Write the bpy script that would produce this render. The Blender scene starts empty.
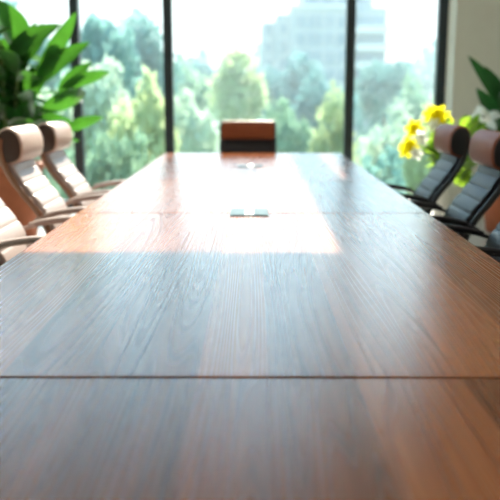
import bpy, bmesh, math, random
from mathutils import Vector, Matrix

R = math.radians
scene = bpy.context.scene
COL = scene.collection
random.seed(7)

# ------------------------------------------------------------------ camera
CAM_Z = 1.30
PITCH = 11.10
cam_data = bpy.data.cameras.new('camera')
cam = bpy.data.objects.new('camera', cam_data)
COL.objects.link(cam)
cam.location = (0, 0, CAM_Z)
cam.rotation_euler = (R(90 - PITCH), 0, R(0.18))
cam_data.sensor_width = 36
cam_data.lens = 57.6
cam_data.clip_end = 500
cam_data.dof.use_dof = True
cam_data.dof.focus_distance = 2.35
cam_data.dof.aperture_fstop = 2.8
scene.camera = cam

# ------------------------------------------------------------------ world, sun, exposure
SUN_EL, SUN_AZ = 34.5, 6.0          # azimuth to the right of +Y
world = bpy.data.worlds.new('world')
scene.world = world
world.use_nodes = True
wn, wl = world.node_tree.nodes, world.node_tree.links
wn.clear()
wout = wn.new('ShaderNodeOutputWorld')
wbg = wn.new('ShaderNodeBackground')
wtc = wn.new('ShaderNodeTexCoord')
wsep = wn.new('ShaderNodeSeparateXYZ')
wramp = wn.new('ShaderNodeValToRGB')
wramp.color_ramp.elements[0].position = 0.0
wramp.color_ramp.elements[0].color = (0.60, 0.62, 0.62, 1)
wramp.color_ramp.elements[1].position = 0.6
wramp.color_ramp.elements[1].color = (0.62, 1.12, 1.60, 1)
e = wramp.color_ramp.elements.new(0.20)
e.color = (0.66, 1.15, 1.55, 1)
e = wramp.color_ramp.elements.new(0.12)
e.color = (0.60, 0.66, 0.68, 1)
wl.new(wtc.outputs['Generated'], wsep.inputs[0])
wl.new(wsep.outputs['Z'], wramp.inputs[0])
wl.new(wramp.outputs[0], wbg.inputs[0])
wbg.inputs[1].default_value = 2.0
wl.new(wbg.outputs[0], wout.inputs[0])

sun_data = bpy.data.lights.new('sun', 'SUN')
sun_data.energy = 21
sun_data.color = (1.0, 0.90, 0.78)
sun_data.angle = R(0.35)
sun = bpy.data.objects.new('sun', sun_data)
COL.objects.link(sun)
sd = Vector((math.sin(R(SUN_AZ)) * math.cos(R(SUN_EL)), math.cos(R(SUN_AZ)) * math.cos(R(SUN_EL)), math.sin(R(SUN_EL))))
sun.rotation_euler = sd.to_track_quat('Z', 'Y').to_euler()
sun.location = (3, 30, 20)

portal_data = bpy.data.lights.new('window_portal', 'AREA')
portal_data.shape = 'RECTANGLE'
portal_data.size, portal_data.size_y = 6.4, 5.26
portal_data.cycles.is_portal = True
portal = bpy.data.objects.new('window_portal', portal_data)
COL.objects.link(portal)
portal.location = (-1.02, 9.28, 2.65)
portal.rotation_euler = (R(-90), 0, 0)

scene.view_settings.view_transform = 'Standard'
scene.view_settings.look = 'None'
scene.view_settings.gamma = 1
scene.view_settings.use_curve_mapping = False
scene.view_settings.exposure = 0.0
scene.cycles.max_bounces = 10
scene.cycles.diffuse_bounces = 5
scene.cycles.transparent_max_bounces = 16
scene.cycles.sample_clamp_indirect = 6

# ------------------------------------------------------------------ materials
def mat(name, color, rough=0.5, metal=0.0, coat=0.0, spec=0.5, noise=0.0, nscale=8.0, bump=0.0, bscale=200.0, emit=None):
    m = bpy.data.materials.new(name)
    m.use_nodes = True
    n, l = m.node_tree.nodes, m.node_tree.links
    b = n['Principled BSDF']
    b.inputs['Base Color'].default_value = (*color, 1)
    b.inputs['Roughness'].default_value = rough
    b.inputs['Metallic'].default_value = metal
    b.inputs['Coat Weight'].default_value = coat
    b.inputs['Specular IOR Level'].default_value = spec
    tc = n.new('ShaderNodeTexCoord')
    if noise:
        t = n.new('ShaderNodeTexNoise')
        t.inputs['Scale'].default_value = nscale
        t.inputs['Detail'].default_value = 4
        mx = n.new('ShaderNodeMix'); mx.data_type = 'RGBA'
        mx.inputs[6].default_value = (*[c * (1 - noise) for c in color], 1)
        mx.inputs[7].default_value = (*[min(1, c * (1 + noise)) for c in color], 1)
        l.new(tc.outputs['Object'], t.inputs['Vector'])
        l.new(t.outputs[0], mx.inputs[0])
        l.new(mx.outputs[2], b.inputs['Base Color'])
    if bump:
        t2 = n.new('ShaderNodeTexNoise')
        t2.inputs['Scale'].default_value = bscale
        bp = n.new('ShaderNodeBump')
        bp.inputs['Strength'].default_value = bump
        bp.inputs['Distance'].default_value = 0.002
        l.new(tc.outputs['Object'], t2.inputs['Vector'])
        l.new(t2.outputs[0], bp.inputs['Height'])
        l.new(bp.outputs[0], b.inputs['Normal'])
    return m

def leaf_mat(name, color, trans, tw=0.5, gloss=0.0, noise=0.35, nscale=6.0):
    m = bpy.data.materials.new(name)
    m.use_nodes = True
    n, l = m.node_tree.nodes, m.node_tree.links
    n.clear()
    out = n.new('ShaderNodeOutputMaterial')
    d = n.new('ShaderNodeBsdfDiffuse'); t = n.new('ShaderNodeBsdfTranslucent')
    tc = n.new('ShaderNodeTexCoord')
    nz = n.new('ShaderNodeTexNoise'); nz.inputs['Scale'].default_value = nscale
    l.new(tc.outputs['Object'], nz.inputs['Vector'])
    for sh, c in ((d, color), (t, trans)):
        mx = n.new('ShaderNodeMix'); mx.data_type = 'RGBA'
        mx.inputs[6].default_value = (*[k * (1 - noise) for k in c], 1)
        mx.inputs[7].default_value = (*[min(1, k * (1 + noise)) for k in c], 1)
        l.new(nz.outputs[0], mx.inputs[0])
        l.new(mx.outputs[2], sh.inputs[0])
    mix = n.new('ShaderNodeMixShader'); mix.inputs[0].default_value = tw
    l.new(d.outputs[0], mix.inputs[1]); l.new(t.outputs[0], mix.inputs[2])
    last = mix
    if gloss:
        g = n.new('ShaderNodeBsdfGlossy'); g.inputs['Roughness'].default_value = 0.3
        g.inputs[0].default_value = (0.9, 0.95, 1, 1)
        fr = n.new('ShaderNodeFresnel'); fr.inputs[0].default_value = 1.4
        mul = n.new('ShaderNodeMath'); mul.operation = 'MULTIPLY'; mul.inputs[1].default_value = gloss
        l.new(fr.outputs[0], mul.inputs[0])
        m2 = n.new('ShaderNodeMixShader')
        l.new(mul.outputs[0], m2.inputs[0])
        l.new(mix.outputs[0], m2.inputs[1]); l.new(g.outputs[0], m2.inputs[2])
        last = m2
    l.new(last.outputs[0], out.inputs[0])
    return m

WOOD_ROUGH, WOOD_IOR = 0.27, 1.385
def wood_mat():
    m = bpy.data.materials.new('walnut_veneer')
    m.use_nodes = True
    n, l = m.node_tree.nodes, m.node_tree.links
    b = n['Principled BSDF']
    geo = n.new('ShaderNodeTexCoord')
    oi = n.new('ShaderNodeObjectInfo')
    sep = n.new('ShaderNodeSeparateXYZ')
    l.new(geo.outputs['Object'], sep.inputs[0])
    def math_(op, a, bval=None, c=None):
        q = n.new('ShaderNodeMath'); q.operation = op
        for i, v in enumerate((a, bval, c)):
            if v is None: continue
            if isinstance(v, (int, float)): q.inputs[i].default_value = v
            else: l.new(v, q.inputs[i])
        return q.outputs[0]
    # boards of veneer, 0.19 m wide, running along the table
    bx = math_('MULTIPLY', math_('ADD', sep.outputs['X'], 0.03), 1 / 0.19)
    wob = n.new('ShaderNodeTexNoise'); wob.noise_dimensions = '1D'; wob.inputs['Scale'].default_value = 1.3
    l.new(sep.outputs['X'], wob.inputs['W'])
    bx = math_('ADD', bx, math_('MULTIPLY', wob.outputs[0], 1.2))
    bid = math_('FLOOR', bx)
    bid2 = math_('ADD', bid, math_('MULTIPLY', oi.outputs['Random'], 53.0))
    wn_ = n.new('ShaderNodeTexWhiteNoise'); wn_.noise_dimensions = '1D'
    l.new(bid2, wn_.inputs['W'])
    # distort, long cathedral rings per board
    comb = n.new('ShaderNodeCombineXYZ')
    l.new(math_('ADD', sep.outputs['X'], math_('MULTIPLY', wn_.outputs['Value'], 9.0)), comb.inputs[0])
    l.new(math_('MULTIPLY', sep.outputs['Y'], 0.035), comb.inputs[1])
    l.new(math_('MULTIPLY', bid2, 3.1), comb.inputs[2])
    n1 = n.new('ShaderNodeTexNoise'); n1.inputs['Scale'].default_value = 7.0; n1.inputs['Detail'].default_value = 1.0
    l.new(comb.outputs[0], n1.inputs['Vector'])
    rings = math_('FRACT', math_('MULTIPLY', n1.outputs[0], 26.0))
    tri = math_('ABSOLUTE', math_('SUBTRACT', math_('MULTIPLY', rings, 2.0), 1.0))
    line = math_('POWER', tri, 5.0)
    # fine pores
    comb2 = n.new('ShaderNodeCombineXYZ')
    l.new(math_('MULTIPLY', sep.outputs['X'], 75.0), comb2.inputs[0])
    l.new(math_('MULTIPLY', sep.outputs['Y'], 1.6), comb2.inputs[1])
    l.new(bid2, comb2.inputs[2])
    n2 = n.new('ShaderNodeTexNoise'); n2.inputs['Scale'].default_value = 1.0; n2.inputs['Detail'].default_value = 2.0
    l.new(comb2.outputs[0], n2.inputs['Vector'])
    # broad tone
    comb3 = n.new('ShaderNodeCombineXYZ')
    l.new(math_('MULTIPLY', sep.outputs['X'], 14.0), comb3.inputs[0])
    l.new(math_('MULTIPLY', sep.outputs['Y'], 0.7), comb3.inputs[1])
    l.new(bid2, comb3.inputs[2])
    n3 = n.new('ShaderNodeTexNoise'); n3.inputs['Scale'].default_value = 1.0; n3.inputs['Detail'].default_value = 2.0
    l.new(comb3.outputs[0], n3.inputs['Vector'])
    v = math_('ADD', math_('ADD', math_('MULTIPLY', wn_.outputs['Value'], 0.50), 0.03), math_('MULTIPLY', n3.outputs[0], 0.45))
    v = math_('SUBTRACT', v, math_('MULTIPLY', line, 0.22))
    v = math_('ADD', v, math_('MULTIPLY', math_('SUBTRACT', n2.outputs[0], 0.5), 0.40))
    ramp = n.new('ShaderNodeValToRGB')
    ramp.color_ramp.elements[0].position = 0.0
    ramp.color_ramp.elements[0].color = (0.085, 0.028, 0.012, 1)
    ramp.color_ramp.elements[1].position = 1.0
    ramp.color_ramp.elements[1].color = (0.56, 0.205, 0.078, 1)
    e1 = ramp.color_ramp.elements.new(0.5); e1.color = (0.29, 0.093, 0.034, 1)
    l.new(v, ramp.inputs[0])
    # satin lacquer over the veneer: short-tailed (Beckmann) reflection above a diffuse base
    n.remove(b)
    out = n['Material Output']
    df = n.new('ShaderNodeBsdfDiffuse')
    l.new(ramp.outputs[0], df.inputs['Color'])
    gl = n.new('ShaderNodeBsdfAnisotropic')
    gl.distribution = 'BECKMANN'
    gl.inputs['Color'].default_value = (1, 1, 1, 1)
    l.new(math_('ADD', WOOD_ROUGH, math_('MULTIPLY', line, 0.03)), gl.inputs['Roughness'])
    fr = n.new('ShaderNodeFresnel'); fr.inputs[0].default_value = WOOD_IOR
    mix = n.new('ShaderNodeMixShader')
    l.new(fr.outputs[0], mix.inputs[0]); l.new(df.outputs[0], mix.inputs[1]); l.new(gl.outputs[0], mix.inputs[2])
    l.new(mix.outputs[0], out.inputs['Surface'])
    return m

def glass_mat():
    m = bpy.data.materials.new('window_glass')
    m.use_nodes = True
    n, l = m.node_tree.nodes, m.node_tree.links
    n.clear()
    out = n.new('ShaderNodeOutputMaterial')
    tr = n.new('ShaderNodeBsdfTransparent'); tr.inputs[0].default_value = (0.95, 0.99, 0.98, 1)
    gl = n.new('ShaderNodeBsdfGlossy'); gl.inputs['Roughness'].default_value = 0.02
    du = n.new('ShaderNodeBsdfTranslucent'); du.inputs[0].default_value = (0.72, 0.95, 1.0, 1)
    fr = n.new('ShaderNodeFresnel'); fr.inputs[0].default_value = 1.2
    tc = n.new('ShaderNodeTexCoord'); nz = n.new('ShaderNodeTexNoise'); nz.inputs['Scale'].default_value = 1.5
    l.new(tc.outputs['Object'], nz.inputs['Vector'])
    mr = n.new('ShaderNodeMapRange'); mr.inputs[3].default_value = VEIL * 0.8; mr.inputs[4].default_value = VEIL * 1.2
    l.new(nz.outputs[0], mr.inputs[0])
    m1 = n.new('ShaderNodeMixShader'); m2 = n.new('ShaderNodeMixShader')
    l.new(fr.outputs[0], m1.inputs[0]); l.new(tr.outputs[0], m1.inputs[1]); l.new(gl.outputs[0], m1.inputs[2])
    l.new(mr.outputs[0], m2.inputs[0]); l.new(m1.outputs[0], m2.inputs[1]); l.new(du.outputs[0], m2.inputs[2])
    l.new(m2.outputs[0], out.inputs[0])
    return m
VEIL = 0.006  # translucent share of the glass, stands in for the outdoor haze veil

M = {
    'wood': wood_mat(),
    'wood_dark': mat('dark_stained_wood', (0.05, 0.025, 0.015), 0.5, noise=0.3),
    'glass': glass_mat(),
    'frame': mat('dark_window_frame', (0.012, 0.022, 0.030), 0.4),
    'wall': mat('painted_wall', (0.60, 0.635, 0.59), 0.8, noise=0.04, bump=0.1),
    'ceiling': mat('ceiling_paint', (0.75, 0.76, 0.76), 0.9, noise=0.03),
    'floor': mat('pale_floor_tile', (0.36, 0.35, 0.33), 0.35, noise=0.12, nscale=2.0),
    'concrete': mat('concrete', (0.45, 0.45, 0.44), 0.9, noise=0.15),
    'leather_lit': mat('lit_leather', (0.42, 0.33, 0.31), 0.42, bump=0.25, noise=0.1, nscale=20),  # lit copy of the chair leather, sunlight put into the colour
    'shell_lit': mat('bronze_brown_shell', (0.24, 0.115, 0.065), 0.35, bump=0.15),  # chair shell and rails in their lit tone
    'edge_lit': mat('dark_brown_edge', (0.045, 0.022, 0.016), 0.4),
    'leather_shaded': mat('shaded_leather', (0.026, 0.025, 0.030), 0.40, spec=0.12, bump=0.25, noise=0.1, nscale=20),  # same chair leather darkened, shade put into the colour
    'leather_head_shaded': mat('shaded_headrest_leather', (0.23, 0.066, 0.030), 0.48, spec=0.14, bump=0.25, noise=0.1, nscale=20),
    'shell_shaded': mat('shaded_shell', (0.012, 0.012, 0.014), 0.35),  # shaded copy of the chair shell
    'metal_dark': mat('dark_metal', (0.03, 0.03, 0.035), 0.3, metal=0.6),
    'metal_lit': mat('bronze_metal', (0.36, 0.26, 0.23), 0.32, metal=0.7),  # chair metal lightened as if in the sun
    'chrome': mat('brushed_steel', (0.20, 0.27, 0.32), 0.65, metal=0.0, spec=0.0),
    'white_plastic': mat('white_plastic', (0.85, 0.86, 0.86), 0.4),
    'black_plastic': mat('black_plastic', (0.015, 0.015, 0.017), 0.5),
    'terracotta': mat('terracotta', (0.36, 0.105, 0.045), 0.75, noise=0.25),
    'soil': mat('potting_soil', (0.03, 0.02, 0.014), 0.95, noise=0.4, nscale=40),
    'white_ceramic': mat('white_ceramic', (0.82, 0.82, 0.78), 0.25),
    'leaf_green': leaf_mat('broad_green_leaf', (0.020, 0.088, 0.020), (0.070, 0.24, 0.02), 0.34, 0.25),
    'leaf_dark': leaf_mat('dark_green_leaf', (0.020, 0.075, 0.028), (0.05, 0.18, 0.04), 0.4, 0.2),
    'leaf_light': leaf_mat('light_green_leaf', (0.12, 0.26, 0.03), (0.30, 0.48, 0.04), 0.5, 0.2),
    'petal_yellow': leaf_mat('yellow_petal', (0.86, 0.78, 0.02), (0.86, 0.78, 0.02), 0.45, 0, 0.1),
    'petal_white': leaf_mat('white_petal', (0.90, 0.93, 0.90), (0.92, 0.94, 0.92), 0.6, 0, 0.03),
    'stem': mat('plant_stem', (0.10, 0.16, 0.04), 0.6),
    'bark': mat('tree_bark', (0.14, 0.10, 0.08), 0.9, noise=0.3),
    'grass': mat('mown_grass', (0.16, 0.26, 0.09), 0.9, noise=0.3, nscale=0.5),
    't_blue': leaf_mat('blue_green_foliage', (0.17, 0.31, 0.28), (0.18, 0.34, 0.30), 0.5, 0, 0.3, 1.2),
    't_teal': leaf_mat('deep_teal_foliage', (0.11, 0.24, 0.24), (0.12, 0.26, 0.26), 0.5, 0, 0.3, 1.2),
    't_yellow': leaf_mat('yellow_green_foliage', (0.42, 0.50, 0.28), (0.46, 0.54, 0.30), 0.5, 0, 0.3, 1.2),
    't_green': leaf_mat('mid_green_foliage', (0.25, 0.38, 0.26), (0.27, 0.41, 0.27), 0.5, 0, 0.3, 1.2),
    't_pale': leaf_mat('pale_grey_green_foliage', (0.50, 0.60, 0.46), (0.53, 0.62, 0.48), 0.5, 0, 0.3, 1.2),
    'b_wall': mat('pale_render', (0.20, 0.25, 0.28), 0.9, noise=0.06),
    'b_band': mat('white_balcony_render', (0.46, 0.50, 0.52), 0.9),
    'b_window': mat('dark_building_glass', (0.10, 0.16, 0.20), 0.25),
}

# ------------------------------------------------------------------ helpers
def link(name, bm, material, parent=None, smooth=False, label=None):
    me = bpy.data.meshes.new(name)
    bmesh.ops.recalc_face_normals(bm, faces=bm.faces)
    bm.to_mesh(me); bm.free()
    if smooth:
        for p in me.polygons: p.use_smooth = True
    me.materials.append(material)
    o = bpy.data.objects.new(name, me)
    COL.objects.link(o)
    if parent: o.parent = parent
    if label: o['label'] = label
    return o

def thing(name, label, cat, loc=(0, 0, 0), rz=0.0, group=None):
    o = bpy.data.objects.new(name, None)
    o.empty_display_size = 0.1
    COL.objects.link(o)
    o.location = loc; o.rotation_euler = (0, 0, rz)
    o['label'] = label; o['category'] = cat
    if group: o['group'] = group
    return o

def tag(o, label, cat, group=None):
    o['label'] = label; o['category'] = cat
    if group: o['group'] = group
    return o

def struct(name, bm, m, parent=None):
    o = link(name, bm, m, parent)
    if not parent: o['kind'] = 'structure'
    return o

def dup(root, loc, rz, label, group=None, scale=1.0, swap=None):
    def cp(o, parent):
        c = o.copy(); COL.objects.link(c)
        if parent: c.parent = parent
        if swap and o.type == 'MESH' and o.data.materials[0].name in swap:
            key = (o.data.name, 'swap')
            if key not in SWAPPED:
                d = o.data.copy(); d.materials[0] = swap[o.data.materials[0].name]; SWAPPED[key] = d
            c.data = SWAPPED[key]
        for ch in o.children: cp(ch, c)
        return c
    kids = list(root.children)
    r = root.copy(); COL.objects.link(r)
    for ch in kids: cp(ch, r)
    r.location = loc; r.rotation_euler = (0, 0, rz); r.scale = (scale,) * 3
    r['label'] = label
    if group: r['group'] = group
    return r
SWAPPED = {}

def box(bm, c, s, bev=0.0, rot=None, seg=2):
    ret = bmesh.ops.create_cube(bm, size=1)
    vs = ret['verts']
    bmesh.ops.scale(bm, verts=vs, vec=s)
    if bev:
        es = list({e for v in vs for e in v.link_edges})
        r2 = bmesh.ops.bevel(bm, geom=es, offset=bev, segments=seg, affect='EDGES', profile=0.5)
        vs = list({v for f in r2['faces'] for v in f.verts} | {v for v in vs if v.is_valid})
    if rot is not None:
        bmesh.ops.rotate(bm, verts=vs, cent=(0, 0, 0), matrix=rot)
    bmesh.ops.translate(bm, verts=vs, vec=c)
    return bm

def newbox(c, s, bev=0.0, rot=None):
    return box(bmesh.new(), c, s, bev, rot)

def catmull(pts, n=8):
    pts = [Vector(p) for p in pts]
    P = [2 * pts[0] - pts[1]] + pts + [2 * pts[-1] - pts[-2]]
    out = []
    for i in range(1, len(P) - 2):
        for k in range(n):
            t = k / n
            a, b, c, d = P[i - 1], P[i], P[i + 1], P[i + 2]
            out.append(0.5 * ((2 * b) + (c - a) * t + (2 * a - 5 * b + 4 * c - d) * t * t + (3 * b - a - 3 * c + d) * t ** 3))
    out.append(pts[-1])
    return out

def tube(bm, pts, r, n=10, flat=1.0, up=Vector((0, 1, 0)), radii=None):
    """swept tube; flat < 1 squashes it along the path's bending plane"""
    pts = [Vector(p) for p in pts]
    rings = []
    for i, p in enumerate(pts):
        t = (pts[min(i + 1, len(pts) - 1)] - pts[max(i - 1, 0)]).normalized()
        a = up - t * up.dot(t)
        if a.length < 1e-4: a = Vector((1, 0, 0)) - t * t.x
        a.normalize(); b = t.cross(a)
        rr = radii[i] if radii else r
        rings.append([bm.verts.new(p + a * math.cos(2 * math.pi * k / n) * rr + b * math.sin(2 * math.pi * k / n) * rr * flat) for k in range(n)])
    for i in range(len(rings) - 1):
        for k in range(n):
            bm.faces.new((rings[i][k], rings[i][(k + 1) % n], rings[i + 1][(k + 1) % n], rings[i + 1][k]))
    bm.faces.new(rings[0]); bm.faces.new(rings[-1][::-1])
    return bm

def lathe(bm, prof, n=32, c=(0, 0, 0)):
    rings = []
    for r, z in prof:
        rings.append([bm.verts.new((c[0] + r * math.cos(2 * math.pi * k / n), c[1] + r * math.sin(2 * math.pi * k / n), c[2] + z)) for k in range(n)])
    for i in range(len(rings) - 1):
        for k in range(n):
            bm.faces.new((rings[i][k], rings[i][(k + 1) % n], rings[i + 1][(k + 1) % n], rings[i + 1][k]))
    bm.faces.new(rings[0][::-1]); bm.faces.new(rings[-1])
    return bm

def extrude_y(poly, w, r=0.02, seg=4, inset=None):
    """closed (x,z) polygon swept along y with rounded ends"""
    bm = bmesh.new()
    n = len(poly)
    poly = [Vector((p[0], p[1])) for p in poly]
    area = sum(poly[i].x * poly[(i + 1) % n].y - poly[(i + 1) % n].x * poly[i].y for i in range(n))
    sgn = 1 if area > 0 else -1
    nor = []
    for i in range(n):
        t = (poly[(i + 1) % n] - poly[i - 1]).normalized()
        nor.append(Vector((t.y, -t.x)) * sgn)
    secs = []
    ins = inset or r
    for k in range(seg + 1):
        a = k / seg * math.pi / 2
        secs.append((-w / 2 + r * (1 - math.sin(a)), ins * (1 - math.cos(math.pi / 2 - a))))
    secs = [(-w / 2 + r * (1 - math.sin(k / seg * math.pi / 2)) * 1.0, ins * (1 - math.sin(math.acos(1 - math.sin(k / seg * math.pi / 2)))) if False else ins * (1 - math.cos(math.asin(1 - (1 - math.cos(k / seg * math.pi / 2))))) ) for k in range(seg + 1)]
    # quarter circle: k=0 end face (inset full), k=seg full section
    secs = []
    for k in range(seg + 1):
        a = k / seg * math.pi / 2
        secs.append((-w / 2 + r * (1 - math.cos(a)), ins * (1 - math.sin(a))))
    secs = secs + [(-y, i) for y, i in reversed(secs)]
    rings = [[bm.verts.new((poly[i].x - nor[i].x * d, y, poly[i].y - nor[i].y * d)) for i in range(n)] for y, d in secs]
    for s in range(len(rings) - 1):
        for i in range(n):
            bm.faces.new((rings[s][i], rings[s][(i + 1) % n], rings[s + 1][(i + 1) % n], rings[s + 1][i]))
    bm.faces.new(rings[0]); bm.faces.new(rings[-1])
    return bm

# ------------------------------------------------------------------ the room
WX0, WX1 = -4.30, 2.155          # glazed opening
WY = 9.20                       # glass line
WALL_Y = 8.80                   # inner face of the window wall
WTOP = 5.30
CEIL = 5.60
RX0, RX1, RY0 = -4.30, 4.40, -2.40

struct('floor', newbox(((RX0 + RX1) / 2, (RY0 + 9.35) / 2, -0.06), (RX1 - RX0 + 0.4, 9.35 - RY0 + 0.2, 0.12)), M['floor'])
struct('ceiling', newbox(((RX0 + RX1) / 2, (RY0 + 9.35) / 2, CEIL + 0.06), (RX1 - RX0 + 0.4, 9.35 - RY0 + 0.2, 0.12)), M['ceiling'])
bm = bmesh.new()
box(bm, ((WX1 + RX1 + 0.2) / 2, (WALL_Y + 9.35) / 2, CEIL / 2), (RX1 + 0.2 - WX1, 9.35 - WALL_Y, CEIL))
box(bm, ((WX0 + WX1) / 2, (WALL_Y + 9.35) / 2, (WTOP + CEIL) / 2), (WX1 - WX0, 9.35 - WALL_Y, CEIL - WTOP))
struct('wall_front', bm, M['wall'])
struct('wall_left', newbox((RX0 - 0.1, (RY0 + 9.35) / 2, CEIL / 2), (0.2, 9.35 - RY0, CEIL)), M['wall'])
struct('wall_right', newbox((RX1 + 0.1, (RY0 + WALL_Y) / 2, CEIL / 2), (0.2, WALL_Y - RY0, CEIL)), M['wall'])
struct('wall_back', newbox(((RX0 + RX1) / 2, RY0 - 0.1, CEIL / 2), (RX1 - RX0 + 0.4, 0.2, CEIL)), M['wall'])
struct('baseboard_right', newbox((RX1 - 0.008, (RY0 + WALL_Y) / 2, 0.05), (0.016, WALL_Y - RY0, 0.1)), M['wall'])
struct('baseboard_front', newbox(((WX1 + RX1) / 2, WALL_Y - 0.008, 0.05), (RX1 - WX1 - 0.03, 0.016, 0.1)), M['wall'])

bays = [(WX0, -1.976), (-1.976, -0.943), (-0.943, 1.089), (1.089, WX1)]
for i, (a, b) in enumerate(bays):
    g = link('window_%d' % (i + 1), newbox(((a + b) / 2, WY, WTOP / 2 + 0.04), (b - a - 0.09, 0.008, WTOP - 0.14)), M['glass'])
    g['kind'] = 'structure'
    fb = bmesh.new()
    jl, jr = (0.05, 0.10 if i == 3 else 0.05)
    box(fb, (a + jl / 2, WY, WTOP / 2), (jl, 0.12, WTOP))
    box(fb, (b - jr / 2, WY, WTOP / 2), (jr, 0.12, WTOP))
    box(fb, ((a + b) / 2, WY, 0.04), (b - a - 0.1, 0.12, 0.08))
    box(fb, ((a + b) / 2, WY, WTOP - 0.03), (b - a - 0.1, 0.12, 0.06))
    link('window_frame', fb, M['frame'], g)

# added unseen slab, cut to shape the sunlit patch on the table
BLOCKER_Z = 5.36
sh = (BLOCKER_Z - 0.75) / math.tan(R(SUN_EL))
dx, dy = sh * math.sin(R(SUN_AZ)), sh * math.cos(R(SUN_AZ))
def slab(poly, z0, z1):
    b_ = bmesh.new()
    lo = [b_.verts.new((x, y, z0)) for x, y in poly]; hi = [b_.verts.new((x, y, z1)) for x, y in poly]
    b_.faces.new(lo[::-1]); b_.faces.new(hi)
    for k in range(len(poly)):
        b_.faces.new((lo[k], lo[(k + 1) % len(poly)], hi[(k + 1) % len(poly)], hi[k]))
    return b_
cpoly = [(0.325 + dx, 9.36), (5.5, 9.36), (5.5, 12.6), (0.97 + dx, 12.6), (0.97 + dx, 7.9 + dy), (0.77 + dx, 7.9 + dy), (0.645 + dx, 5.2 + dy), (0.585 + dx, 5.2 + dy), (0.60 + dx, 7.9 + dy), (0.385 + dx, 7.9 + dy)]
sun_blocker = struct('shade_slab', slab(cpoly, BLOCKER_Z, BLOCKER_Z + 0.15), M['concrete'])
struct('trim_2', newbox((0.3, 9.5, 6.5), (9.6, 0.28, 2.0)), M['concrete'])     # spandrel of the storey above

# added glowing ceiling panels, unseen, that fill the room with light
fill_m = bpy.data.materials.new('fill_emitter'); fill_m.use_nodes = True
lb = fill_m.node_tree.nodes['Principled BSDF']
lb.inputs['Emission Color'].default_value = (1.0, 0.88, 0.74, 1); lb.inputs['Emission Strength'].default_value = 4.2
for ix, x in enumerate((-1.8, 1.8)):
    for iy, y in enumerate((0.6, 3.4, 6.2)):
        side = ('left', 'right')[ix]; where = ('above the near end of the table', 'above the middle of the table', 'nearest the windows')[iy]
        t = thing('fill_panel', 'added square white fill panel, unseen, on the %s, %s' % (side, where), 'ceiling light', (x, y, CEIL), 0, 'added fill panels')
        link('frame', newbox((0, 0, -0.015), (1.3, 1.3, 0.03), 0.004), M['white_plastic'], t)
        link('fill_face', newbox((0, 0, -0.031), (1.2, 1.2, 0.006)), fill_m, t)

# ------------------------------------------------------------------ table
TZ, TT, TW = 0.75, 0.032, 1.636
table = thing('conference_table', 'long walnut conference table with sectioned top and a sunlit far end', 'table', (0, 3.95, 0))
seams = [0.42, 1.50, 3.70, 5.09, 6.11, 7.51]
GAP = 0.012
for k in range(5):
    y0, y1 = seams[k] + (GAP / 2 if k else 0), seams[k + 1] - (GAP / 2 if k < 4 else 0)
    o = link('table_top', newbox((0, 0, -TT / 2), (TW, y1 - y0, TT), 0.002), M['wood'], table)
    o.location = (0, (y0 + y1) / 2 - 3.95, TZ)
link('under_frame', newbox((0, 0.01, TZ - TT - 0.02), (TW - 0.5, 6.7, 0.04)), M['wood_dark'], table)
for k in range(1, 5):
    link('joint_strip', newbox((0, seams[k] - 3.95, TZ - 0.026), (TW - 0.01, GAP - 0.001, 0.010)), M['black_plastic'], table)
for y in (-2.6, 0.0, 2.6):
    p = link('pedestal', newbox((0, y, 0.34), (0.55, 0.60, 0.664), 0.01), M['wood_dark'], table)
    link('plinth', newbox((0, y, 0.02), (0.62, 0.67, 0.04), 0.008), M['black_plastic'], p)

def power_box(loc, w, d, label):
    t = thing('power_socket_box', label, 'socket box', loc, 0, 'socket boxes in the table top')
    link('rim', newbox((0, 0, 0.002), (w, d, 0.004), 0.0015), M['chrome'], t)
    for s in (-1, 1):
        link('lid', newbox((s * w * 0.30, 0, 0.006), (w * 0.34, d * 0.86, 0.004), 0.0015), M['chrome'], t)
        link('socket', newbox((s * w * 0.065, 0, 0.006), (w * 0.10, d * 0.8, 0.005), 0.0015), M['white_plastic'], t)
    link('slot', newbox((0, 0, 0.005), (w * 0.02, d * 0.86, 0.003)), M['black_plastic'], t)
    return t
power_box((-0.015, 3.70, TZ), 0.178, 0.22, 'steel socket box with white outlets across the table joint nearer the camera')
power_box((-0.015, 6.11, TZ), 0.19, 0.16, 'steel socket box across the far table joint in front of the end chair')

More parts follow.
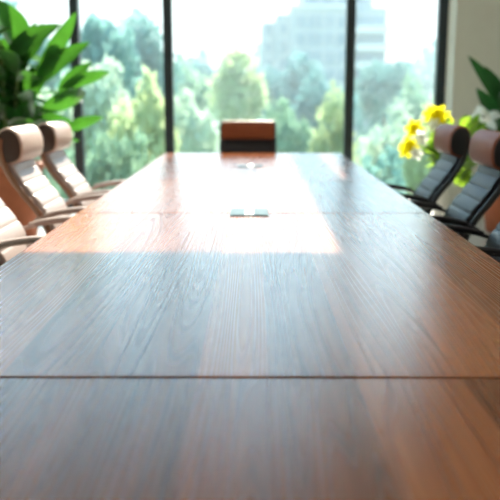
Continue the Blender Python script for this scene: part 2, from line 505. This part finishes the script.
# ------------------------------------------------------------------ chairs
W = 0.47
def make_chair(name, label, group):
    """faces +x, origin on the floor under the seat"""
    t = thing(name, label, 'chair', (0, 0, 0), 0, group)
    path2 = [(-0.195, 0.50), (-0.26, 0.645), (-0.335, 0.745), (-0.395, 0.83), (-0.438, 0.92), (-0.456, 1.00), (-0.452, 1.06)]
    path = catmull([(x, z, 0) for x, z in path2], 10)
    P = [Vector((p.x, p.y)) for p in path]
    L = [0.0]
    for i in range(1, len(P)): L.append(L[-1] + (P[i] - P[i - 1]).length)
    def nrm(i):
        tt = (P[min(i + 1, len(P) - 1)] - P[max(i - 1, 0)]).normalized()
        return Vector((tt.y, -tt.x))     # towards the front (+x)
    # shell
    back = [p - nrm(i) * 0.011 for i, p in enumerate(P)]
    front = [p + nrm(i) * 0.011 for i, p in enumerate(P)]
    link('back_shell', extrude_y([tuple(p) for p in back] + [tuple(p) for p in reversed(front)], W, 0.008, 3, 0.008), M['shell_lit'], t, True)
    # ribbed cushion
    ribs = 6
    Lmax = 0.50
    fr, bk = [], []
    N = 72
    def at(s):
        for i in range(1, len(L)):
            if L[i] >= s:
                f = (s - L[i - 1]) / (L[i] - L[i - 1])
                return P[i - 1].lerp(P[i], f), nrm(i - 1).lerp(nrm(i), f).normalized()
        return P[-1], nrm(len(P) - 1)
    for k in range(N + 1):
        s = 0.02 + (Lmax - 0.02) * k / N
        p, nn = at(s)
        u = abs(math.sin(math.pi * ribs * k / N))
        fr.append(p + nn * (0.040 + 0.007 * u ** 0.28))
        bk.append(p + nn * 0.0115)
    link('back_cushion', extrude_y([tuple(p) for p in bk] + [tuple(p) for p in reversed(fr)], W - 0.035, 0.016, 4, 0.012), M['leather_lit'], t, True)
    # edge rails
    for s in (-1, 1):
        pts = [(p.x + nrm(i).x * 0.012, s * (W / 2 + 0.004), p.y + nrm(i).y * 0.012) for i, p in enumerate(P)]
        link('side_rail', tube(bmesh.new(), pts, 0.017, 8, 1.0), M['shell_lit'], t, True)
    # headrest roll
    hp = [(-0.440, 0.930), (-0.462, 0.975), (-0.468, 1.03), (-0.460, 1.075), (-0.438, 1.105), (-0.405, 1.117), (-0.370, 1.108),
          (-0.343, 1.080), (-0.329, 1.035), (-0.328, 0.985), (-0.340, 0.945), (-0.368, 0.925), (-0.405, 0.918)]
    hc = catmull([(x, z, 0) for x, z in hp + hp[:1]], 4)[:-1]
    h = link('headrest', extrude_y([(p.x, p.y) for p in hc], W + 0.005, 0.022, 5, 0.018), M['leather_head_lit'], t, True)
    for s in (-1, 1):
        cap = [((p.x + 0.398) * 0.88 - 0.398, (p.y - 1.015) * 0.88 + 1.015) for p in hc]
        c = extrude_y(cap, 0.012, 0.004, 2, 0.004)
        bmesh.ops.translate(c, verts=c.verts, vec=(0, s * (W / 2 + 0.003), 0))
        link('side_panel', c, M['edge_lit'], h, True)
    # seat
    seat_top, seat_bot = [], []
    for k in range(61):
        x = -0.215 + 0.485 * k / 60
        u = abs(math.sin(math.pi * 5 * k / 60))
        drop = 0.05 * max(0, (x - 0.17) / 0.10) ** 2
        seat_top.append((x, 0.462 + 0.014 * u ** 0.55 - drop + 0.02 * max(0, (-x - 0.1)) / 0.1))
        seat_bot.append((x, 0.415 - drop * 0.8))
    link('seat', extrude_y(seat_bot + seat_top[::-1], 0.49, 0.022, 4, 0.018), M['leather_lit'], t, True)
    link('seat_pan', newbox((0.02, 0, 0.402), (0.40, 0.42, 0.02), 0.006), M['edge_lit'], t)
    # arms
    for s in (-1, 1):
        y = s * 0.285
        apts = catmull([(-0.275, y - s * 0.035, 0.60), (-0.245, y, 0.625), (-0.14, y, 0.655), (0.0, y, 0.672), (0.13, y, 0.664), (0.185, y, 0.63),
                        (0.165, y, 0.55), (0.10, y, 0.46), (0.06, y - s * 0.06, 0.405)], 6)
        a = link('armrest', tube(bmesh.new(), apts, 0.021, 10, 0.5), M['metal_lit'], t, True)
        ppts = catmull([(-0.20, y, 0.652), (-0.12, y, 0.672), (0.0, y, 0.686), (0.11, y, 0.680)], 6)
        link('arm_pad', tube(bmesh.new(), ppts, 0.026, 10, 0.4), M['leather_arm'], a, True)
    # pedestal
    b_ = lathe(bmesh.new(), [(0.05, 0.39), (0.05, 0.36), (0.028, 0.35), (0.028, 0.22), (0.04, 0.215), (0.04, 0.09), (0.03, 0.085)][::-1], 20)
    link('gas_column', b_, M['metal_dark'], t, True)
    for k in range(5):
        a = 2 * math.pi * k / 5 + 0.3
        ca, sa = math.cos(a), math.sin(a)
        lg = link('base_leg', tube(bmesh.new(), [(0.02 * ca, 0.02 * sa, 0.115), (0.15 * ca, 0.15 * sa, 0.105), (0.29 * ca, 0.29 * sa, 0.075)], 0.02, 8, 0.7,
                                   Vector((-sa, ca, 0)), [0.026, 0.021, 0.015]), M['metal_lit'], t, True)
        cb = bmesh.new()
        rot = Matrix.Rotation(a + 0.6, 3, 'Z') @ Matrix.Rotation(R(90), 3, 'X')
        for off in (-0.014, 0.014):
            d_ = lathe(bmesh.new(), [(0.010, -0.009), (0.026, -0.009), (0.030, -0.004), (0.030, 0.004), (0.026, 0.009), (0.010, 0.009)], 18)
            bmesh.ops.translate(d_, verts=d_.verts, vec=(0, 0, off))
            bmesh.ops.rotate(d_, verts=d_.verts, cent=(0, 0, 0), matrix=rot)
            bmesh.ops.translate(d_, verts=d_.verts, vec=(0.29 * ca, 0.29 * sa, 0.031))
            me_ = bpy.data.meshes.new('tmp'); d_.to_mesh(me_); d_.free(); cb.from_mesh(me_); bpy.data.meshes.remove(me_)
        tube(cb, [(0.29 * ca, 0.29 * sa, 0.03), (0.29 * ca, 0.29 * sa, 0.068)], 0.008, 8)
        link('caster', cb, M['black_plastic'], lg, True)
    return t

M['leather_head_lit'] = mat('headrest_leather', (0.47, 0.33, 0.275), 0.42, spec=0.4, bump=0.25, noise=0.1, nscale=20)  # headrest lightened for the sun on the left chairs
M['leather_arm'] = M['leather_lit'].copy(); M['leather_arm'].name = 'arm_leather'
LG, RG = 'chairs coloured as sunlit along the left side of the table', 'chairs coloured as shaded along the right side of the table'
first = make_chair('office_chair', 'leather office chair, coloured as sunlit, cut off by the left edge of the photo', LG)
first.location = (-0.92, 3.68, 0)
dup(first, (-0.92, 4.58, 0), 0.0, 'ribbed office chair, coloured as sunlit, with its whole headrest nearest the left edge', LG)
dup(first, (-0.92, 5.36, 0), 0.0, 'ribbed office chair, coloured as sunlit, farthest along the left side, beside the broad leaved plant', LG)
dark = {'lit_leather': M['leather_shaded'], 'bronze_brown_shell': M['shell_shaded'], 'dark_brown_edge': M['shell_shaded'],  # same chairs recoloured as standing in shade
        'bronze_metal': M['metal_dark'], 'headrest_leather': M['leather_head_shaded'], 'arm_leather': M['leather_shaded']}
dup(first, (0.905, 3.50, 0), R(180), 'office chair, coloured as shaded, cut off by the right edge of the photo, only its backrest showing', RG, 0.985, dark)
dup(first, (0.905, 4.35, 0), R(180), 'ribbed office chair, coloured as shaded, with brown headrest in front of the terracotta planter', RG, 0.985, dark)
dup(first, (0.905, 5.26, 0), R(180), 'ribbed office chair, coloured as shaded, with brown headrest in front of the yellow flowers', RG, 0.985, dark)
far = dup(first, (-0.045, 7.86, -0.095), R(-90), 'office chair, coloured as shaded, with brown headrest alone at the far end of the table', None, 1.0, dark)
far.scale = (1.0, 1.10, 1.0)
far.location = (-0.045, 7.62, 0); far.scale = (0.92, 1.10, 0.925)
if 'group' in far: del far['group']

# ------------------------------------------------------------------ plants
def PX(px, y, Y):
    """point seen at pixel (px, y) of the photograph at depth Y"""
    a = R(PITCH) + math.atan((y - 250) / 800)
    z = CAM_Z - Y * math.tan(a)
    dep = Y * math.cos(R(PITCH)) + (CAM_Z - z) * math.sin(R(PITCH))
    return Vector(((px - 252.5) / 800 * dep, Y, z))

def leaf(bm, base, tip, width, sag=0.12, fold=0.25, n=9, side=None, wave=0.0, face=0.0):
    base, tip = Vector(base), Vector(tip)
    d = tip - base
    ln = d.length
    up = Vector((0, 0, 1))
    s = side if side is not None else d.cross(up)
    if s.length < 1e-4: s = Vector((1, 0, 0))
    if face:
        s2 = d.cross(Vector((0, 1, 0)))
        if s2.dot(s) < 0: s2 = -s2
        s = s.normalized() * (1 - face) + s2.normalized() * face
    s = (s - d * s.dot(d) / d.length_squared).normalized()
    nn = s.cross(d).normalized()
    if nn.z < 0: nn = -nn
    prev = None
    for i in range(n + 1):
        t = i / n
        c = base + d * t + nn * (sag * ln * 4 * t * (1 - t))
        w = width * (math.sin(math.pi * min(1, t ** 0.8)) ** 0.75 if 0 < t < 1 else 0.02) * 0.5 + 0.002
        wv = wave * math.sin(t * 14) * width
        row = [bm.verts.new(c - s * w + nn * (fold * w + wv)), bm.verts.new(c - s * w * 0.5 + nn * fold * w * 0.35), bm.verts.new(c),
               bm.verts.new(c + s * w * 0.5 + nn * fold * w * 0.35), bm.verts.new(c + s * w + nn * (fold * w - wv))]
        if prev:
            for k in range(4): bm.faces.new((prev[k], prev[k + 1], row[k + 1], row[k]))
        prev = row

def planter(parent, r, h, m):
    prof = [(r * 0.70, 0.0), (r * 0.74, 0.01), (r * 0.98, h - 0.07), (r * 0.98, h - 0.065), (r * 1.05, h - 0.06), (r * 1.06, h - 0.01), (r * 1.04, h),
            (r * 0.95, h), (r * 0.93, h - 0.05)]
    p = link('pot', lathe(bmesh.new(), prof, 40), m, parent, True)
    link('soil', lathe(bmesh.new(), [(r * 0.925, h - 0.06), (r * 0.925, h - 0.045), (r * 0.5, h - 0.03), (0.01, h - 0.025)], 24), M['soil'], p, True)
    return p

# left: tall broad-leaved plant in a terracotta planter
LP = Vector((-2.22, 7.30, 0))
plant = thing('potted_plant', 'tall broad leaved green plant in a terracotta planter at the left window', 'plant', LP)
planter(plant, 0.30, 0.68, M['terracotta'])
fol = bmesh.new(); stm = bmesh.new()
def LPX(px, y, dy_=0.0): return PX(px, y, 7.30 + dy_) - LP
hero = [((22, 52), (-6, -2), 0.24, -0.1), ((36, 82), (76, 12), 0.13, -0.15), ((30, 88), (90, 42), 0.15, 0.05), ((60, 88), (110, 72), 0.10, -0.2),
        ((60, 132), (104, 117), 0.09, -0.1), ((40, 112), (86, 92), 0.14, -0.25), ((58, 95), (92, 62), 0.11, 0.1), ((14, 90), (36, 22), 0.17, 0.1),
        ((8, 96), (-28, 48), 0.2, -0.1), ((20, 118), (-16, 108), 0.18, -0.1), ((30, 130), (74, 140), 0.12, -0.15), ((18, 110), (52, 60), 0.2, 0.2),
        ((10, 70), (44, 40), 0.15, 0.2), ((50, 72), (64, 28), 0.12, 0.2)]
for (b0, t0, w, dd) in hero:
    leaf(fol, LPX(b0[0], b0[1], dd * 0.3), LPX(t0[0], t0[1], dd), w * 1.15, 0.10, 0.3, face=0.8)
rng = random.Random(3)
for k in range(44):
    b0 = Vector((rng.uniform(-0.28, 0.28), rng.uniform(-0.22, 0.25), rng.uniform(0.80, 1.75)))
    a = rng.uniform(0, 2 * math.pi)
    ln = rng.uniform(0.35, 0.62)
    el = rng.uniform(-0.25, 0.95)
    tip = b0 + Vector((math.cos(a) * math.cos(el), math.sin(a) * math.cos(el) * 0.8, math.sin(el))) * ln
    leaf(fol, b0, tip, rng.uniform(0.12, 0.20), 0.10, 0.3, face=rng.uniform(0, 0.8))
for k in range(34):
    a = rng.uniform(0, 2 * math.pi); el = rng.uniform(0.1, 1.0); ln = rng.uniform(0.25, 0.45)
    b0 = Vector((rng.uniform(-0.22, 0.22), rng.uniform(-0.2, 0.2), rng.uniform(0.75, 1.35)))
    tip = b0 + Vector((math.cos(a) * math.cos(el), math.sin(a) * math.cos(el) * 0.8, math.sin(el))) * ln
    leaf(fol, b0, tip, rng.uniform(0.12, 0.18), 0.10, 0.3, face=rng.uniform(0.3, 0.9))
for k in range(9):
    a = 2 * math.pi * k / 9
    top = Vector((math.cos(a) * 0.22, math.sin(a) * 0.18, 1.3 + 0.5 * ((k * 5) % 9) / 9))
    tube(stm, catmull([(math.cos(a) * 0.06, math.sin(a) * 0.06, 0.62), (math.cos(a) * 0.10, math.sin(a) * 0.1, 0.95), tuple(top)], 5), 0.012, 7)
link('foliage', fol, M['leaf_green'], plant, True)
link('stems', stm, M['stem'], plant, True)

# right: dark-leaved plant with white blooms in a terracotta planter
RP = Vector((2.48, 7.55, 0))
plant2 = thing('potted_plant', 'dark leaved plant with a white bloom in a terracotta planter before the plain wall', 'plant', RP)
planter(plant2, 0.33, 0.62, M['terracotta'])
fol = bmesh.new(); stm = bmesh.new(); fl = bmesh.new()
def RPX(px, y, dy_=0.0): return PX(px, y, 7.40 + dy_) - RP
for (b0, t0, w, dd) in [((512, 118), (468, 56), 0.12, -0.05), ((506, 132), (476, 88), 0.13, -0.15), ((508, 120), (484, 66), 0.12, 0.05), ((510, 140), (470, 122), 0.12, 0.0), ((516, 128), (487, 76), 0.14, -0.12), ((516, 130), (486, 112), 0.14, -0.25), ((520, 100), (522, 34), 0.14, 0),
                        ((524, 110), (560, 50), 0.14, 0.05), ((512, 140), (478, 140), 0.12, -0.2), ((520, 138), (560, 112), 0.14, -0.1), ((514, 150), (496, 150), 0.12, -0.3),
                        ((520, 140), (540, 80), 0.16, -0.2), ((514, 140), (500, 92), 0.13, -0.25)]:
    leaf(fol, RPX(b0[0], b0[1], dd * 0.3), RPX(t0[0], t0[1], dd), w, 0.10, 0.3, face=0.7)
for k in range(24):
    b0 = Vector((rng.uniform(-0.1, 0.15), rng.uniform(-0.12, 0.1), rng.uniform(0.7, 1.15)))
    a = rng.uniform(-1.2, 1.9)
    el = rng.uniform(-0.1, 1.1); ln = rng.uniform(0.3, 0.5)
    tip = b0 + Vector((math.cos(a) * math.cos(el), math.sin(a) * math.cos(el) * 0.7, math.sin(el))) * ln
    leaf(fol, b0, tip, rng.uniform(0.10, 0.17), 0.12, 0.3, face=rng.uniform(0.1, 0.8))
for k in range(7):
    a = 2 * math.pi * k / 7
    tube(stm, catmull([(math.cos(a) * 0.05, math.sin(a) * 0.05, 0.56), (math.cos(a) * 0.08, math.sin(a) * 0.07, 0.85), (math.cos(a) * 0.13, math.sin(a) * 0.1, 1.15)], 5), 0.011, 7)
bloom = RPX(482, 116, -0.3)
tube(stm, catmull([(-0.05, -0.05, 0.56), tuple(bloom.lerp(Vector((-0.05, -0.1, 0.8)), 0.6)), tuple(bloom)], 6), 0.006, 6)
for k in range(11):
    a = 2 * math.pi * k / 11 * 2.4
    c = bloom + Vector((0.055 * math.cos(a) + (k - 5) * 0.012, 0.03 * math.sin(a), 0.04 * math.sin(a * 1.7) - (k - 5) * 0.008))
    leaf(fl, bloom.lerp(c, 0.3) + Vector((0, -0.04, 0)), c + (c - bloom) * 0.5 + Vector((0, -0.06, 0)), 0.075, 0.1, 0.3, 5, face=0.8)

rg2 = random.Random(12)
for k in range(16):
    b0 = Vector((rg2.uniform(-0.1, 0.1), rg2.uniform(-0.1, 0.1), rg2.uniform(0.75, 1.15)))
    a = rg2.uniform(2.3, 4.0); el = rg2.uniform(0.2, 1.1); ln = rg2.uniform(0.28, 0.42)
    tip = b0 + Vector((math.cos(a) * math.cos(el), math.sin(a) * math.cos(el) * 0.7, math.sin(el))) * ln
    leaf(fol, b0, tip, rg2.uniform(0.10, 0.15), 0.12, 0.3, face=rg2.uniform(0.2, 0.8))
link('foliage', fol, M['leaf_dark'], plant2, True)
link('stems', stm, M['stem'], plant2, True)
link('bloom', fl, M['petal_white'], plant2, True, 'white bloom')

# right: yellow and white flowers in a white floor vase
FP = Vector((1.60, 6.75, 0))
vase = thing('flower_vase', 'slim white floor vase of yellow and white flowers behind the right hand chairs', 'flowers', FP)
link('vase', lathe(bmesh.new(), [(0.055, 0), (0.062, 0.006), (0.056, 0.16), (0.06, 0.34), (0.066, 0.46), (0.058, 0.52), (0.062, 0.545), (0.056, 0.547), (0.05, 0.52)], 28), M['white_ceramic'], vase, True)
def flower(bm, c, r, n, k0):
    c = Vector(c)
    for ring, (rr, el) in enumerate(((1.0, 0.25), (0.75, 0.75))):
        for k in range(n):
            a = 2 * math.pi * (k + 0.5 * ring) / n + k0
            dr = Vector((math.cos(a) * math.cos(el), -math.sin(el) * 0.8, math.sin(a) * math.cos(el) + math.sin(el) * 0.4))
            leaf(bm, c, c + dr * r * rr * 1.5, r * 0.95, 0.12, 0.2, 5, face=0.7)
fol = bmesh.new(); stm = bmesh.new()
def FPX(px, y, dy_=0.0): return PX(px, y, 6.75 + dy_) - FP
yel = [(437, 118, -0.08, 0.075), (443, 121, 0.06, 0.06), (414, 130, 0.0, 0.06), (409, 148, -0.05, 0.065), (406, 151, 0.05, 0.05), (431, 116, 0.04, 0.055)]
whi = [(434, 126, -0.14, 0.045), (421, 139, -0.16, 0.05), (416, 154, -0.14, 0.042)]
for grp, nm, mt in ((yel, 'yellow_flower', 'petal_yellow'), (whi, 'white_flower', 'petal_white')):
    for i, (px, y, dd, r) in enumerate(grp):
        b_ = bmesh.new()
        p = FPX(px, y, dd)
        flower(b_, p, r, 6, i)
        link(nm, b_, M[mt], vase, True)
        tube(stm, catmull([(rng.uniform(-.02, .02), rng.uniform(-.02, .02), 0.50), (p.x * 0.35, p.y * 0.35, 0.78), tuple(p)], 6), 0.005, 6)
for k in range(90):
    a = rng.uniform(0, 2 * math.pi); z = rng.uniform(0.52, 1.0)
    rr = 0.05 + 0.16 * (z - 0.5)
    b0 = Vector((math.cos(a) * rr + 0.10, math.sin(a) * rr * 0.8, z))
    el = rng.uniform(-0.1, 1.2); ln = rng.uniform(0.12, 0.22)
    tip = b0 + Vector((math.cos(a) * math.cos(el), math.sin(a) * math.cos(el) * 0.8, math.sin(el))) * ln
    leaf(fol, b0, tip, rng.uniform(0.05, 0.09), 0.12, 0.3, 6, face=rng.uniform(0.2, 0.9))
link('foliage', fol, M['leaf_light'], vase, True)
link('stems', stm, M['stem'], vase, True)

# ------------------------------------------------------------------ outdoors
GZ = -6.0
struct('ground', newbox((0, 109.8, GZ - 0.2), (260, 200, 0.4)), M['grass'])

def crown_mesh(seed, n, leafsize, rad=(1, 1, 1), clumps=14):
    rg = random.Random(seed)
    bm_ = bmesh.new()
    cs = []
    for k in range(clumps):
        while True:
            v = Vector((rg.uniform(-1, 1), rg.uniform(-1, 1), rg.uniform(-1, 1)))
            if v.length < 1: break
        cs.append((Vector((v.x * 0.72, v.y * 0.72, v.z * 0.75)), rg.uniform(0.30, 0.46)))
    for k in range(n):
        c, r = cs[k % clumps]
        v = Vector((rg.gauss(0, 1), rg.gauss(0, 1), rg.gauss(0, 1))).normalized() * r * rg.uniform(0.55, 1.0)
        p = c + v
        p = Vector((p.x * rad[0], p.y * rad[1], p.z * rad[2]))
        u = Vector((rg.gauss(0, 1), rg.gauss(0, 1), rg.gauss(0, 1))).normalized()
        w = u.orthogonal().normalized()
        s = leafsize * rg.uniform(0.6, 1.3)
        vs = [bm_.verts.new(p + u * s), bm_.verts.new(p + w * s * 0.6), bm_.verts.new(p - u * s), bm_.verts.new(p - w * s * 0.6)]
        bm_.faces.new(vs)
    me = bpy.data.meshes.new('foliage')
    bm_.to_mesh(me); bm_.free()
    return me
CROWNS = [crown_mesh(100 + k, 2000, 0.085) for k in range(4)]
CM = {}
def tree(px, ytop, Y, wpx, material, label, hfrac=0.62, group='trees beyond the window'):
    top = PX(px, ytop, Y)
    width = wpx / 800 * Y
    H = top.z - GZ
    rx = width / 2; rz = H * hfrac / 2
    t = thing('tree', label, 'tree', (top.x, Y, GZ), 0, group)
    i = rng.randrange(4)
    key = (i, material)
    if key not in CM:
        me = CROWNS[i].copy(); me.materials.append(M[material]); CM[key] = me
    c = bpy.data.objects.new('foliage', CM[key]); COL.objects.link(c); c.parent = t
    c.location = (0, 0, H - rz); c.scale = (rx, rx, rz); c.rotation_euler = (0, 0, rng.uniform(0, 6.28))
    b_ = tube(bmesh.new(), [(0, 0, 0), (0.05, 0.02, H * 0.35), (0, 0.03, H - rz * 0.8)], 0.2, 8, 1.0, Vector((0, 1, 0)), [0.032 * H, 0.022 * H, 0.008 * H])
    link('trunk', b_, M['bark'], t, True)
    return t

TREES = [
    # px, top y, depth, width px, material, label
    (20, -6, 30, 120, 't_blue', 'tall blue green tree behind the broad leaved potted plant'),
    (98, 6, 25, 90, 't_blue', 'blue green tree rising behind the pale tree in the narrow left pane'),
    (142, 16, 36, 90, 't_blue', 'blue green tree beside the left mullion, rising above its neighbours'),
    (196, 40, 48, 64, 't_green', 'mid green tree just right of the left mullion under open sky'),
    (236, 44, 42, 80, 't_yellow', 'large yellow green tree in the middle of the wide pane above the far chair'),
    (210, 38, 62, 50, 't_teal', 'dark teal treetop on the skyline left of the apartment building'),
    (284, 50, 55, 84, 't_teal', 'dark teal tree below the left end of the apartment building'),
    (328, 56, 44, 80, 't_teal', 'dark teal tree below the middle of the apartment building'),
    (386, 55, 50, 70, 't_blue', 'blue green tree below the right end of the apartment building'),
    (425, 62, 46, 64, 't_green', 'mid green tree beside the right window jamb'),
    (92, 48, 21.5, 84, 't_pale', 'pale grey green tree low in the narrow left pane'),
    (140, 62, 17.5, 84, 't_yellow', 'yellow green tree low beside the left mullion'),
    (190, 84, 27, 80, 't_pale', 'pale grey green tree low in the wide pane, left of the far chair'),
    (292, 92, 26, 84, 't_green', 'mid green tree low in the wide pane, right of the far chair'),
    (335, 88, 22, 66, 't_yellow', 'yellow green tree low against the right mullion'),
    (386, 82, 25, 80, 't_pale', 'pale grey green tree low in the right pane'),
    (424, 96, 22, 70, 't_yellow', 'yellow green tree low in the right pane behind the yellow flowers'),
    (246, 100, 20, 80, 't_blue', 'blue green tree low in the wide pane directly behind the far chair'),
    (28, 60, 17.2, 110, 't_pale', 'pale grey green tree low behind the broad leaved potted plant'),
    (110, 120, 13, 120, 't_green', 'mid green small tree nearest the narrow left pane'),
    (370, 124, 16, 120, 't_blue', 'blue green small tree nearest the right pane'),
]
for a in TREES: tree(*a)

# morning haze outdoors
hz = newbox((0, 79.35, 12), (200, 121.3, 40))
hm = bpy.data.materials.new('haze'); hm.use_nodes = True
hn = hm.node_tree.nodes; hn.clear()
ho = hn.new('ShaderNodeOutputMaterial'); hv = hn.new('ShaderNodeVolumeScatter')
hv.inputs['Color'].default_value = (0.80, 0.95, 1.0, 1)
hv.inputs['Density'].default_value = 0.0036
hv.inputs['Anisotropy'].default_value = 0.3
hm.node_tree.links.new(hv.outputs[0], ho.inputs['Volume'])
haze = link('haze', hz, hm)
tag(haze, 'thin pale haze hanging among the trees outside', 'haze'); haze['kind'] = 'stuff'

# distant woodland, too dense to count
rg = random.Random(55)
wb = bmesh.new()
for k in range(9000):
    x = rg.uniform(-42, 30); y = rg.uniform(90, 98)
    hmax = 11.2 + 1.5 * math.sin(x * 0.35) + 0.9 * math.sin(x * 0.9 + 1) + (3.0 if x < -12 else 0)
    p = Vector((x, y, GZ + hmax * rg.uniform(0.0, 1.0) ** 0.7))
    u = Vector((rg.gauss(0, 1), rg.gauss(0, 1), rg.gauss(0, 1))).normalized(); w = u.orthogonal().normalized()
    s = rg.uniform(0.35, 0.7)
    wb.faces.new([wb.verts.new(p + u * s), wb.verts.new(p + w * s * 0.7), wb.verts.new(p - u * s), wb.verts.new(p - w * s * 0.7)])
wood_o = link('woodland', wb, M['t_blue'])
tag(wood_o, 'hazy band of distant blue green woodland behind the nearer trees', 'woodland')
wood_o['kind'] = 'stuff'

# apartment building
BY = 74.0
def bx_(px): return (px - 252.5) / 800 * BY
def bz_(y): return PX(250, y, BY).z
bld = thing('apartment_building', 'pale stepped apartment building rising above the trees', 'building', (bx_(330), BY, GZ))
ox = bx_(330)
def part(name, x0, x1, z0, z1, y0, y1, m, parent=None):
    par = parent or bld
    return link(name, newbox(((x0 + x1) / 2 - ox, (y0 + y1) / 2 - BY, (z0 + z1) / 2 - GZ), (x1 - x0, y1 - y0, z1 - z0)), m, par)
part('wing', bx_(262), bx_(276), GZ, bz_(20), BY + 2.5, BY + 12, M['b_wall'])
part('wing', bx_(276), bx_(290), GZ, bz_(13), BY + 1.2, BY + 12, M['b_wall'])
part('main_block', bx_(290), bx_(352), GZ, bz_(6), BY, BY + 12, M['b_wall'])
part('balcony_block', bx_(352), bx_(383), GZ, bz_(7), BY + 0.6, BY + 12, M['b_wall'])
part('roof_storey', bx_(303), bx_(370), bz_(6), bz_(-22), BY + 1.5, BY + 11, M['b_wall'])
part('parapet', bx_(288), bx_(353), bz_(8), bz_(5), BY - 0.25, BY, M['b_band'])
FL = 1.5
ztop = bz_(6)
for r_ in range(5):
    zc = ztop - 1.35 - r_ * 1.55
    for c_, px in enumerate((299, 313, 327, 341)):
        ww = 0.42 if c_ % 2 == 0 else 0.62
        part('window', bx_(px) - ww, bx_(px) + ww, zc - 0.5, zc + 0.5, BY - 0.06, BY + 0.02, M['b_window'])
    for px, yy in ((269, 2.5), (283, 1.2)):
        zz = zc - 0.55
        part('window', bx_(px) - 0.3, bx_(px) + 0.3, zz - 0.4, zz + 0.4, BY + yy - 0.06, BY + yy + 0.02, M['b_window'])
    part('window_band', bx_(354), bx_(381), zc - 0.35, zc + 0.5, BY + 0.54, BY + 0.62, M['b_window'])
    part('balcony', bx_(353), bx_(384), zc - 0.95, zc - 0.4, BY - 0.5, BY + 0.6, M['b_band'])
for px in (312, 327, 342, 358):
    part('window', bx_(px) - 0.45, bx_(px) + 0.45, ztop + 0.5, ztop + 1.5, BY + 1.44, BY + 1.52, M['b_window'])
